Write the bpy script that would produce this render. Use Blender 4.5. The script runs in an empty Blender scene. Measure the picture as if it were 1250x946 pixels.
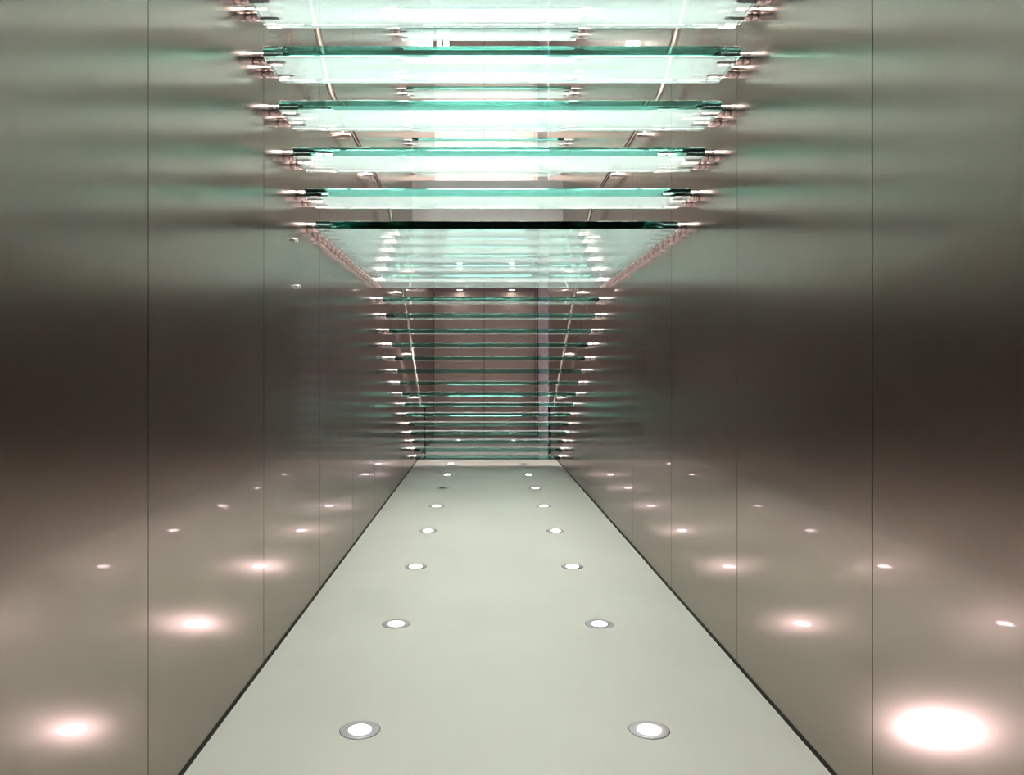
import bpy, bmesh, math, random
from mathutils import Vector, Matrix
S = bpy.context.scene
C = S.collection
PI = math.pi
random.seed(4)

# ---------------------------------------------------------------- dimensions
HW = 1.2            # half width between the steel walls
EYE = 1.475         # camera height
CAMX = -0.095
GAP = 0.068         # wall to glass
T = 0.048           # glass thickness
TD = 0.34           # tread depth
STOREY = 4.49
Y_END = 17.9        # end wall
Y_SLAB = 12.3       # edge of the floor above
Z_CEIL = 3.41
Z_TOP = 9.6

# ---------------------------------------------------------------- materials
def new_mat(name):
    m = bpy.data.materials.new(name); m.use_nodes = True
    nt = m.node_tree; nt.nodes.clear()
    out = nt.nodes.new('ShaderNodeOutputMaterial')
    return m, nt, out

def principled(name, color, rough=0.5, metal=0.0, coat=0.0, coat_rough=0.03, noise=0.0, scale=20.0, spec=0.5, emit=None, strength=0.0, stretch=(1, 1, 1), bump=0.0):
    m, nt, out = new_mat(name)
    b = nt.nodes.new('ShaderNodeBsdfPrincipled')
    b.inputs['Base Color'].default_value = (*color, 1)
    b.inputs['Roughness'].default_value = rough
    b.inputs['Metallic'].default_value = metal
    b.inputs['Coat Weight'].default_value = coat
    b.inputs['Coat Roughness'].default_value = coat_rough
    b.inputs['Specular IOR Level'].default_value = spec
    if emit:
        b.inputs['Emission Color'].default_value = (*emit, 1)
        b.inputs['Emission Strength'].default_value = strength
    if noise > 0 or bump > 0:
        tc = nt.nodes.new('ShaderNodeTexCoord'); mp = nt.nodes.new('ShaderNodeMapping')
        mp.inputs['Scale'].default_value = stretch
        n = nt.nodes.new('ShaderNodeTexNoise'); n.inputs['Scale'].default_value = scale; n.inputs['Detail'].default_value = 4
        nt.links.new(tc.outputs['Object'], mp.inputs[0]); nt.links.new(mp.outputs[0], n.inputs['Vector'])
        if noise > 0:
            mr = nt.nodes.new('ShaderNodeMapRange')
            mr.inputs[3].default_value = 1 - noise; mr.inputs[4].default_value = 1 + noise
            mx = nt.nodes.new('ShaderNodeMix'); mx.data_type = 'RGBA'; mx.blend_type = 'MULTIPLY'
            mx.inputs[0].default_value = 1; mx.inputs[6].default_value = (*color, 1)
            nt.links.new(n.outputs[0], mr.inputs[0]); nt.links.new(mr.outputs[0], mx.inputs[7])
            nt.links.new(mx.outputs[2], b.inputs['Base Color'])
        if bump > 0:
            bp = nt.nodes.new('ShaderNodeBump'); bp.inputs['Strength'].default_value = bump; bp.inputs['Distance'].default_value = 0.002
            nt.links.new(n.outputs[0], bp.inputs['Height']); nt.links.new(bp.outputs[0], b.inputs['Normal'])
    nt.links.new(b.outputs[0], out.inputs[0])
    return m

def glass_mat(name, density):
    """clear green laminated glass"""
    m, nt, out = new_mat(name)
    g = nt.nodes.new('ShaderNodeBsdfGlass'); g.inputs['IOR'].default_value = 1.5; g.inputs['Roughness'].default_value = 0.0
    g.inputs['Color'].default_value = (0.97, 1, 0.99, 1)
    nt.links.new(g.outputs[0], out.inputs[0])
    v = nt.nodes.new('ShaderNodeVolumeAbsorption'); v.inputs['Color'].default_value = (0.0, 0.72, 0.63, 1); v.inputs['Density'].default_value = density
    nt.links.new(v.outputs[0], out.inputs['Volume'])
    return m

def frost_mat(name, cover, translucency, color):
    """frosting or scatter film: cover = share of the surface that scatters, the rest is clear"""
    m, nt, out = new_mat(name)
    tr = nt.nodes.new('ShaderNodeBsdfTranslucent'); tr.inputs[0].default_value = (*color, 1)
    df = nt.nodes.new('ShaderNodeBsdfDiffuse'); df.inputs[0].default_value = (*color, 1)
    a = nt.nodes.new('ShaderNodeMixShader'); a.inputs[0].default_value = translucency
    nt.links.new(df.outputs[0], a.inputs[1]); nt.links.new(tr.outputs[0], a.inputs[2])
    tp = nt.nodes.new('ShaderNodeBsdfTransparent')
    mx = nt.nodes.new('ShaderNodeMixShader'); mx.inputs[0].default_value = cover
    nt.links.new(tp.outputs[0], mx.inputs[1]); nt.links.new(a.outputs[0], mx.inputs[2])
    nt.links.new(mx.outputs[0], out.inputs[0])
    return m

def emission(name, color, strength):
    m, nt, out = new_mat(name)
    e = nt.nodes.new('ShaderNodeEmission'); e.inputs[0].default_value = (*color, 1); e.inputs[1].default_value = strength
    nt.links.new(e.outputs[0], out.inputs[0])
    return m

def floor_mat():
    m, nt, out = new_mat('pale_stone')
    b = nt.nodes.new('ShaderNodeBsdfPrincipled')
    b.inputs['Roughness'].default_value = 0.42
    b.inputs['Specular IOR Level'].default_value = 0.35
    tc = nt.nodes.new('ShaderNodeTexCoord')
    n = nt.nodes.new('ShaderNodeTexNoise'); n.inputs['Scale'].default_value = 0.9; n.inputs['Detail'].default_value = 3
    nt.links.new(tc.outputs['Object'], n.inputs['Vector'])
    cr = nt.nodes.new('ShaderNodeValToRGB')
    cr.color_ramp.elements[0].position = 0.35; cr.color_ramp.elements[0].color = (0.565, 0.535, 0.49, 1)
    cr.color_ramp.elements[1].position = 0.65; cr.color_ramp.elements[1].color = (0.60, 0.57, 0.525, 1)
    nt.links.new(n.outputs[0], cr.inputs[0])
    # fine joints between the stone slabs, one every 1.35 m along the passage
    sx = nt.nodes.new('ShaderNodeSeparateXYZ'); nt.links.new(tc.outputs['Object'], sx.inputs[0])
    def math_node(op, a, bval):
        q = nt.nodes.new('ShaderNodeMath'); q.operation = op
        nt.links.new(a, q.inputs[0]); q.inputs[1].default_value = bval
        return q.outputs[0]
    f = math_node('SUBTRACT', sx.outputs[1], 2.55)
    f = math_node('DIVIDE', f, 1.35)
    f = math_node('FRACT', f, 0)
    f = math_node('LESS_THAN', f, 0.003)
    mx = nt.nodes.new('ShaderNodeMix'); mx.data_type = 'RGBA'; mx.inputs[7].default_value = (0.52, 0.52, 0.47, 1)
    nt.links.new(f, mx.inputs[0]); nt.links.new(cr.outputs[0], mx.inputs[6])
    nt.links.new(mx.outputs[2], b.inputs['Base Color'])
    nt.links.new(b.outputs[0], out.inputs[0])
    return m

M = {}
M['wall_steel'] = principled('bead_blasted_steel', (0.415, 0.355, 0.322), rough=0.225, metal=1.0, coat=0.17, coat_rough=0.035, noise=0.03, scale=260, bump=0.02)
for q in M['wall_steel'].node_tree.nodes:
    if q.type == 'BSDF_PRINCIPLED': q.inputs['Specular Tint'].default_value = (0.70, 0.67, 0.65, 1)
M['end_steel'] = principled('end_wall_steel', (0.45, 0.385, 0.335), rough=0.42, metal=0.4, noise=0.04, scale=120)
M['pale_panel'] = principled('pale_grey_panel', (0.55, 0.53, 0.55), rough=0.5)
M['dark_gap'] = principled('dark_joint', (0.012, 0.011, 0.01), rough=0.8)
M['floor'] = floor_mat()
M['white_paint'] = principled('white_paint', (0.42, 0.413, 0.40), rough=0.6, noise=0.01, scale=3)
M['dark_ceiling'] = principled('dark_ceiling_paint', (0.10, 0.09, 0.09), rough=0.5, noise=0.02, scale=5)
M['fitting'] = principled('polished_steel', (0.64, 0.58, 0.57), rough=0.05, metal=1.0, noise=0.01, scale=40)
M['joint'] = principled('black_joint_ring', (0.01, 0.01, 0.01), rough=0.4)
M['insert'] = principled('dark_insert', (0.05, 0.055, 0.05), rough=0.25, metal=0.8)
M['rail'] = principled('satin_steel', (0.66, 0.58, 0.54), rough=0.2, metal=1.0, noise=0.01, scale=60)
M['post'] = principled('black_post', (0.012, 0.012, 0.012), rough=0.35)
M['ring'] = principled('lamp_ring_steel', (0.42, 0.40, 0.42), rough=0.45, metal=0.5, noise=0.02, scale=80)
M['glass'] = glass_mat('green_glass', 3.8)
M['frost_top'] = frost_mat('frosted_tread_surface', 0.21, 0.6, (0.93, 0.96, 0.95))
M['scatter_under'] = frost_mat('scatter_film', 0.05, 0.5, (0.90, 0.95, 0.93))  # added film: scatters the uplight so the glass looks paler from below
M['lens_off'] = principled('unlit_lens', (0.05, 0.045, 0.04), rough=0.1)
LAMP_COL = (1.0, 0.75, 0.82)
def lens_mat(s): return emission('lit_lens', LAMP_COL, s)
M['lens'] = lens_mat(17); M['lens_bright'] = lens_mat(88); M['lens_mid'] = lens_mat(31); M['lens_far'] = lens_mat(24)
M['downlight'] = emission('downlight_lens', (1.0, 0.90, 0.84), 22)
M['sky_panel'] = emission('luminous_ceiling', (1.0, 0.955, 0.93), 26.0)
M['spot_lens'] = emission('spot_lens', (1, 0.97, 0.93), 12)

# ---------------------------------------------------------------- mesh helpers
def box(bm, x0, x1, y0, y1, z0, z1, mi=0):
    v = [bm.verts.new(p) for p in ((x0,y0,z0),(x1,y0,z0),(x1,y1,z0),(x0,y1,z0),(x0,y0,z1),(x1,y0,z1),(x1,y1,z1),(x0,y1,z1))]
    fs = []
    for f in ((3,2,1,0),(4,5,6,7),(0,1,5,4),(1,2,6,5),(2,3,7,6),(3,0,4,7)):
        fc = bm.faces.new([v[i] for i in f]); fc.material_index = mi; fs.append(fc)
    return fs   # bottom, top, front(-y), right, back, left

def bevel_all(bm, w, seg=2):
    bmesh.ops.bevel(bm, geom=bm.edges[:], offset=w, segments=seg, affect='EDGES', profile=0.5)

def lathe(bm, prof, axis='Z', n=32, cap0=True, cap1=True, mi=0, smooth=True):
    """prof: list of (radius, height) along the axis"""
    def ring_at(r, h):
        ring = []
        for i in range(n):
            a = 2*PI*i/n; c, q = r*math.cos(a), r*math.sin(a)
            p = (c, q, h) if axis == 'Z' else ((h, c, q) if axis == 'X' else (c, h, q))
            ring.append(bm.verts.new(p))
        return ring
    first = cur = ring_at(*prof[0])
    for k in range(1, len(prof)):
        nxt = ring_at(*prof[k])
        for i in range(n):
            f = bm.faces.new((cur[i], cur[(i+1)%n], nxt[(i+1)%n], nxt[i])); f.smooth = smooth; f.material_index = mi
        cur = nxt
        if k < len(prof)-1:
            a = Vector((prof[k][0]-prof[k-1][0], prof[k][1]-prof[k-1][1])); b = Vector((prof[k+1][0]-prof[k][0], prof[k+1][1]-prof[k][1]))
            if a.length > 0 and b.length > 0 and a.angle(b) > math.radians(28): cur = ring_at(*prof[k])   # crease
    if cap0: bm.faces.new([bm.verts.new(v.co) for v in first[::-1]]).material_index = mi
    if cap1: bm.faces.new([bm.verts.new(v.co) for v in cur]).material_index = mi

def sweep_yz(bm, pts, r, n=20):
    """tube along a polyline lying in a plane of constant x"""
    rings = []
    P = [Vector(p) for p in pts]
    for i, p in enumerate(P):
        if i == 0: t = P[1]-P[0]
        elif i == len(P)-1: t = P[-1]-P[-2]
        else: t = (P[i+1]-p).normalized() + (p-P[i-1]).normalized()
        t.normalize(); u = Vector((1,0,0)); w = t.cross(u)
        rings.append([bm.verts.new(p + r*math.cos(2*PI*k/n)*u + r*math.sin(2*PI*k/n)*w) for k in range(n)])
    for a, b in zip(rings, rings[1:]):
        for i in range(n):
            f = bm.faces.new((a[i], a[(i+1)%n], b[(i+1)%n], b[i])); f.smooth = True
    bm.faces.new(rings[0][::-1]); bm.faces.new(rings[-1])

def fillet(pts, rad, seg=8):
    P = [Vector(p) for p in pts]; out = [P[0]]
    for i in range(1, len(P)-1):
        a = (P[i-1]-P[i]).normalized(); b = (P[i+1]-P[i]).normalized()
        ang = a.angle(b); d = min(rad/math.tan(ang/2), (P[i-1]-P[i]).length*0.45, (P[i+1]-P[i]).length*0.45)
        p0 = P[i]+a*d; p1 = P[i]+b*d
        for k in range(seg+1):
            t = k/seg
            out.append((1-t)**2*p0 + 2*t*(1-t)*P[i] + t*t*p1)
    out.append(P[-1])
    return out

def mesh_of(bm, name, mats):
    bmesh.ops.recalc_face_normals(bm, faces=bm.faces[:])
    me = bpy.data.meshes.new(name); bm.to_mesh(me); bm.free()
    for m in (mats if isinstance(mats, (list, tuple)) else [mats]): me.materials.append(m)
    return me

def obj(name, bm_or_me, mats=None, parent=None, loc=(0,0,0)):
    me = bm_or_me if isinstance(bm_or_me, bpy.types.Mesh) else mesh_of(bm_or_me, name, mats)
    o = bpy.data.objects.new(name, me); C.objects.link(o); o.location = loc
    if parent: o.parent = parent
    return o

def thing(name, label, cat, loc=(0,0,0), group=None):
    o = bpy.data.objects.new(name, None); C.objects.link(o); o.location = loc
    o.empty_display_size = 0.1
    o['label'] = label; o['category'] = cat
    if group: o['group'] = group
    return o

def tag(o, label, cat, group=None):
    o['label'] = label; o['category'] = cat
    if group: o['group'] = group
    return o

def struct(name, bm, mats, label=None, cat=None):
    o = obj(name, bm, mats); o['kind'] = 'structure'
    o['label'] = label; o['category'] = cat
    return o

def copy_tree(o, parent=None):
    c = o.copy(); C.objects.link(c)
    if parent: c.parent = parent
    for ch in list(o.children): copy_tree(ch, c)
    return c

def bmx(): return bmesh.new()

# ---------------------------------------------------------------- the setting
bm = bmx(); box(bm, -HW-0.2, HW+0.2, -3.0, Y_END+0.2, -0.2, 0.0)
struct('floor', bm, M['floor'], 'pale grey stone floor running the length of the passage', 'floor')

SEAM0, PW, SG = 2.552, 1.352, 0.006
def steel_wall(side, name):
    x0, x1 = (-HW-0.04, -HW) if side < 0 else (HW, HW+0.04)
    bm = bmx()
    k = -4
    while True:
        a = SEAM0 + k*PW; b = a + PW
        if a > Y_END: break
        b = min(b, Y_END+0.15)
        z1 = Z_TOP
        fs = box(bm, x0, x1, a+SG/2, b-SG/2, 0.014, z1, 0)
        fs[2].material_index = fs[4].material_index = fs[0].material_index = 1
        k += 1
    # dark backing that shows in the joints and along the floor
    xb0, xb1 = (-HW-0.08, -HW-0.03) if side < 0 else (HW+0.03, HW+0.08)
    box(bm, xb0, xb1, -3.0, Y_END+0.15, 0.0, Z_TOP, 1)
    return struct(name, bm, [M['wall_steel'], M['dark_gap']], 'bead-blasted stainless steel wall in tall panels, %s of the passage' % ('left' if side < 0 else 'right'), 'wall')
steel_wall(-1, 'wall_left'); steel_wall(1, 'wall_right')

# black strip standing for the shade in the gap at the wall foot
for side, nm in ((-1, 'joint_shade_left'), (1, 'joint_shade_right')):
    bm = bmx()
    if side < 0: box(bm, -HW-0.03, -HW+0.006, -3, Y_END, 0.0, 0.012)
    else: box(bm, HW-0.006, HW+0.03, -3, Y_END, 0.0, 0.012)
    struct(nm, bm, M['dark_gap'], 'thin black strip for the shade in the gap where the %s steel wall meets the floor' % ('left' if side < 0 else 'right'), 'joint')

# end wall in four tall panels (lower storey and the storey above are alike)
bm = bmx()
xs = [-HW, CAMX-0.0+0.057, HW-0.06, HW]
for z0, z1 in ((0.0, Z_CEIL), (STOREY, Z_TOP)):
    for a, b in zip(xs, xs[1:]):
        box(bm, a+0.006, b-0.006, Y_END, Y_END+0.05, z0, z1, 0)
    box(bm, -HW, HW, Y_END+0.03, Y_END+0.09, z0, z1, 1)
struct('wall_back', bm, [M['end_steel'], M['dark_gap']], 'brownish steel end wall in tall panels behind the foot of the stair', 'wall')
# pale pilaster panel on the right wall by the end wall, on both storeys
for i, (z0, z1) in enumerate(((0.0, Z_CEIL), (STOREY, Z_TOP))):
    bm = bmx(); box(bm, HW-0.012, HW-0.001, 14.9, 17.4, z0+0.0, z1); bevel_all(bm, 0.002, 1)
    struct('trim_%d' % (i+1), bm, M['pale_panel'], 'pale grey upright panel on the right wall near the end wall, %s' % ('lower storey' if i == 0 else 'storey above'), 'panel')
# slab of the storey above: dark ceiling below, white front edge
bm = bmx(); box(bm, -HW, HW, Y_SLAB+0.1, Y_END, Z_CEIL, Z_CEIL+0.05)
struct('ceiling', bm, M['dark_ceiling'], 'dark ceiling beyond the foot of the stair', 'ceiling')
bm = bmx(); box(bm, -HW, HW, Y_SLAB, Y_SLAB+0.1, Z_CEIL, STOREY+0.08); box(bm, -HW, HW, Y_SLAB+0.1, Y_END, STOREY-0.1, STOREY+0.08)
struct('trim_3', bm, M['white_paint'], 'white edge of the floor slab of the storey above', 'slab edge')
# high luminous ceiling over the stairwell
bm = bmx(); box(bm, -HW, HW, -3.0, Y_END+0.1, Z_TOP, Z_TOP+0.08)
struct('ceiling_upper', bm, M['white_paint'], 'white ceiling high over the stairwell', 'ceiling')

# ---------------------------------------------------------------- glass stair
def pane_mesh(depth, name):
    bm = bmx()
    box(bm, -HW+GAP, HW-GAP, 0, depth, -T, 0)
    bevel_all(bm, 0.0015, 1)
    return mesh_of(bm, name, M['glass'])
def film_mesh(depth, name, z0, z1, m):
    bm = bmx()
    zz = (z0+z1)/2
    a = 0.004
    v = [bm.verts.new(p) for p in ((-HW+GAP+a, a, zz), (HW-GAP-a, a, zz), (HW-GAP-a, depth-a, zz), (-HW+GAP+a, depth-a, zz))]
    bm.faces.new(v)
    return mesh_of(bm, name, m)
def glass_parts(root, depth, cache={}):
    if depth not in cache:
        cache[depth] = (pane_mesh(depth, 'glass_pane'), film_mesh(depth, 'frosted_surface', 0.0006, 0.0006, M['frost_top']), film_mesh(depth, 'scatter_film', -T-0.0006, -T-0.0006, M['scatter_under']))
    p, a, b = cache[depth]
    obj('glass_pane', p, parent=root)
    obj('frosted_surface', a, parent=root)['label'] = 'frosted walking surface of the glass'
    obj('scatter_film', b, parent=root)['label'] = 'thin film added under the glass to catch the uplight'

def fitting_mesh():
    r = 0.030; L = GAP
    bm = bmx()
    lathe(bm, [(0.0262, 0.0), (0.0288, 0.003), (0.0297, 0.008), (0.0302, 0.016), (0.0303, 0.024), (0.0303, L*0.47)], axis='X', n=28)
    lathe(bm, [(0.0303, L*0.53), (0.0303, L-0.024), (0.0302, L-0.016), (0.0297, L-0.008), (0.0288, L-0.003), (0.0262, L)], axis='X', n=28)
    return mesh_of(bm, 'fitting', M['fitting'])
FIT = fitting_mesh()
bm = bmx(); lathe(bm, [(0.026, GAP*0.47), (0.026, GAP*0.53)], axis='X', n=28); JOINT = mesh_of(bm, 'joint_ring', M['joint'])
bm = bmx(); lathe(bm, [(0.010, 0.0), (0.015, 0.0005), (0.015, 0.070), (0.0125, 0.082), (0.005, 0.090)], axis='X', n=24); INSERT = mesh_of(bm, 'insert', M['insert'])

LAND_D = 3.28

def add_fittings(root, ys):
    for side in (-1, 1):
        for y in ys:
            f = obj('fitting', FIT, parent=root, loc=(-HW if side < 0 else HW, y, -T/2))
            if side > 0: f.rotation_euler = (0, 0, PI)
            j = obj('joint_ring', JOINT, parent=f)
            k = obj('insert', INSERT, parent=f, loc=(GAP-0.002, 0, 0))
            k['label'] = 'dark metal insert let into the glass edge'

tread0 = thing('glass_tread', 'x', 'stair tread')
glass_parts(tread0, TD)
add_fittings(tread0, (0.090, 0.255))
used = [False]
def place_tread(y, z, label, group):
    t = tread0 if not used[0] else copy_tree(tread0)
    used[0] = True
    t.location = (0, y, z); t['label'] = label; t['group'] = group
    return t
ORD = ['first', 'second', 'third', 'fourth', 'fifth', 'sixth', 'seventh', 'eighth', 'ninth', 'tenth', 'eleventh', 'twelfth', 'thirteenth', 'fourteenth', 'fifteenth']
ZL = 0.955 + EYE
for k in range(1, 11):
    y = 4.51 - 0.288*(k-1); z = EYE + 0.935 + 0.155*k
    place_tread(y, z, '%s glass tread above the landing in the overhead flight, seen from below' % ORD[k-1], 'glass treads of the overhead flight')
LOW = []
for n in range(1, 16):
    y = 8.02 + 0.283*(n-1); z = EYE + 0.809 - 0.149*(n-1)
    LOW.append((y, z))
    place_tread(y, z, '%s glass tread down from the landing in the far lower flight' % ORD[n-1], 'glass treads of the lower flight')
for q, n in enumerate(range(15, 5, -1)):
    y, z = LOW[n-1]
    place_tread(y, z+STOREY, '%s glass tread from the foot of the high flight on the storey above' % ORD[q], 'glass treads of the storey above')

land = thing('glass_landing', 'long green glass landing between the two flights, carried on rows of steel fittings', 'stair landing', (0, 4.80, ZL))
glass_parts(land, LAND_D)
add_fittings(land, [0.090 + 0.155*i for i in range(21)])

# ---------------------------------------------------------------- handrails
def handrail(side, label):
    root = thing('handrail', label, 'handrail', (0, 0, 0), 'handrails of the stair')
    x = side*(HW-0.092)
    def zs_up(d): return 3.575 + 0.54*(4.79-d)
    zf = 3.375; y1 = 4.79 + (3.575-zf)/0.54
    def zs_dn(d): return 2.385 - 0.54*(d-10.2)
    y2 = 10.2 - (zf-2.385)/0.54
    ze = 0.95; y3 = 10.2 + (2.385-ze)/0.54
    pts = [(x, 3.3, zs_up(3.3)), (x, y1, zf), (x, y2, zf), (x, y3, ze), (x, 13.72, ze)]
    bm = bmx(); sweep_yz(bm, fillet(pts, 0.30), 0.0225)
    root.location = (x, 8.0, 0)
    me = mesh_of(bm, 'rail', M['rail'])
    r = obj('rail', me, parent=root, loc=(-x, -8.0, 0))
    bm = bmx(); lathe(bm, [(0.034, 0), (0.034, 0.008), (0.0195, 0.012), (0.0195, ze-0.03), (0.021, ze+0.02)], n=24)
    p = obj('post', bm, M['post'], root, loc=(0, 13.745-8.0, 0)); p['label'] = 'black upright post at the foot of the rail'
    for d in (4.0, 6.15, 7.38, 8.9, 9.95, 11.35, 12.6):
        z = zs_up(d) if d < y1 else (zf if d < y2 else zs_dn(d))
        bm = bmx()
        lathe(bm, [(0.040, 0), (0.040, 0.006), (0.024, 0.009), (0.026, 0.060), (0.012, 0.063), (0.012, 0.080)], axis='X', n=24)
        b = obj('bracket', bm, M['rail'], root, loc=(side*0.092, d-8.0, z))
        if side > 0: b.rotation_euler = (0, 0, PI)
handrail(-1, 'round steel handrail on brackets along the left steel wall, with a black foot post')
handrail(1, 'round steel handrail on brackets along the right steel wall, with a black foot post')

# ---------------------------------------------------------------- floor uplights
def ring_mesh():
    bm = bmx()
    R = 0.082
    lathe(bm, [(R, 0.0), (R, 0.0022), (R-0.004, 0.0034), (0.052, 0.0034), (0.047, 0.0018), (0.047, 0.0003)], n=48, cap0=False, cap1=False)
    return mesh_of(bm, 'ring', M['ring'])
RING = ring_mesh()
bm = bmx(); lathe(bm, [(0.0845, 0.0), (0.0845, 0.0010), (0.082, 0.0011)], n=48, cap0=False, cap1=False); RIM = mesh_of(bm, 'gasket', M['dark_gap'])
def lens_mesh(m):
    bm = bmx(); lathe(bm, [(0.046, 0.0008), (0.042, 0.0030), (0.035, 0.0048), (0.018, 0.0058), (0.001, 0.0062)], n=32)
    return mesh_of(bm, 'lens', m)
LENS = {k: lens_mesh(M[k]) for k in ('lens', 'lens_bright', 'lens_mid', 'lens_far', 'lens_off')}
BEAM = bpy.data.lights.new('beam', 'SPOT'); BEAM.energy = 18; BEAM.color = LAMP_COL
BEAM.spot_size = math.radians(120); BEAM.spot_blend = 1.0; BEAM.shadow_soft_size = 0.03
for side, nm in ((-1, 'left'), (1, 'right')):
    for k in range(11):
        d = 3.195 + 1.357*k
        off = (side < 0 and k == 5) or (side > 0 and k == 7)
        kind = 'lens_off' if off else ('lens_bright' if (side > 0 and k == 0) else ('lens_mid' if (side < 0 and k in (1, 2)) else ('lens' if k < 6 else 'lens_far')))
        if k == 0: lab = 'glowing round floor uplight nearest the viewer in the %s row' % nm
        else: lab = '%s round floor uplight, %s from the viewer in the %s row' % ('unlit' if off else 'glowing', ORD[k], nm)
        t = thing('floor_light', lab, 'floor light', (side*0.600, d, 0.0), 'uplights set in the floor')
        obj('gasket', RIM, parent=t); obj('ring', RING, parent=t); obj('lens', LENS[kind], parent=t)
        if not off:
            sp = bpy.data.objects.new('beam', BEAM); C.objects.link(sp); sp.parent = t
            sp.location = (0, 0, 0.03); sp.rotation_euler = (PI, 0, 0)

# ---------------------------------------------------------------- downlights in the far ceiling
for side in (-1, 1):
    t = thing('ceiling_light', 'round recessed downlight in the dark ceiling by the end wall, %s of the pair' % ('left' if side < 0 else 'right'), 'ceiling light', (side*0.6, 17.62, Z_CEIL), 'downlights in the far ceiling')
    bm = bmx(); lathe(bm, [(0.085, 0.0), (0.085, -0.006), (0.070, -0.008), (0.062, -0.004)], n=32, cap0=False, cap1=False); obj('ring', bm, M['ring'], t)
    bm = bmx(); lathe(bm, [(0.062, -0.0035), (0.04, -0.0055), (0.001, -0.006)], n=32); obj('lens', bm, M['downlight'], t)

# ---------------------------------------------------------------- small fixtures
for y, z, lab in ((4.51, 2.262, 'small steel stud on the left wall just below the landing edge'), (4.576, 1.996, 'small round steel stud lower down on the left wall under the landing')):
    t = thing('wall_stud', lab, 'wall stud', (-HW, y, z))
    bm = bmx(); lathe(bm, [(0.016, 0), (0.016, 0.003), (0.010, 0.004), (0.010, 0.018), (0.008, 0.022)], axis='X', n=20); obj('pin', bm, M['fitting'], t)
    bm = bmx(); lathe(bm, [(0.0125, 0.0222), (0.0125, 0.026), (0.010, 0.0275)], axis='X', n=20); obj('cap', bm, M['ring'], t)
t = thing('twin_spotlight', 'pair of square white lamps high on the end wall of the storey above', 'wall lamp', (-0.99, Y_END-0.002, 9.10))
bm = bmx(); box(bm, -0.15, 0.15, -0.03, 0, -0.12, 0.12); bevel_all(bm, 0.004, 1); obj('back_plate', bm, M['white_paint'], t)
for sx in (-1, 1):
    bm = bmx(); box(bm, sx*0.08-0.06, sx*0.08+0.06, -0.16, -0.031, -0.09, 0.09); bevel_all(bm, 0.008, 2)
    h = obj('lamp_head', bm, M['white_paint'], t)
    bm = bmx(); box(bm, sx*0.08-0.052, sx*0.08+0.052, -0.168, -0.161, -0.082, 0.082); obj('lens', bm, M['spot_lens'], h)

# ---------------------------------------------------------------- lamps of the stairwell
t = thing('luminous_panel', 'long glowing ceiling panel high over the stairwell', 'ceiling light', (0, 4.5, Z_TOP))
bm = bmx(); box(bm, -0.9, 0.9, -2.0, 6.0, -0.02, -0.004); obj('diffuser', bm, M['sky_panel'], t)
bm = bmx()
for a in ((-0.95,-0.9,-2.05,6.05), (0.9,0.95,-2.05,6.05), (-0.9,0.9,-2.05,-2.0), (-0.9,0.9,6.0,6.05)): box(bm, *a, -0.03, -0.001)
obj('frame', bm, M['white_paint'], t)

w = bpy.data.worlds.new('World'); S.world = w; w.use_nodes = True
w.node_tree.nodes['Background'].inputs[0].default_value = (0.9, 0.95, 1.0, 1)
w.node_tree.nodes['Background'].inputs[1].default_value = 0.015

# ---------------------------------------------------------------- camera and settings
cam = bpy.data.cameras.new('camera'); co = bpy.data.objects.new('camera', cam); C.objects.link(co); S.camera = co
co.location = (CAMX, 0, EYE); co.rotation_euler = (PI/2, 0, 0)
cam.sensor_width = 36; cam.lens = 940/1250*36
cam.shift_x = 37/1250; cam.shift_y = -16/1250
cam.clip_start = 0.01
S.view_settings.view_transform = 'Standard'; S.view_settings.look = 'None'
S.view_settings.exposure = 1.37; S.view_settings.gamma = 1; S.view_settings.use_curve_mapping = False
cy = S.cycles
cy.max_bounces = 20; cy.glossy_bounces = 12; cy.transmission_bounces = 16; cy.diffuse_bounces = 5; cy.transparent_max_bounces = 8; cy.volume_bounces = 0
cy.sample_clamp_indirect = 8.0
cy.caustics_reflective = True; cy.caustics_refractive = True
cy.use_denoising = True
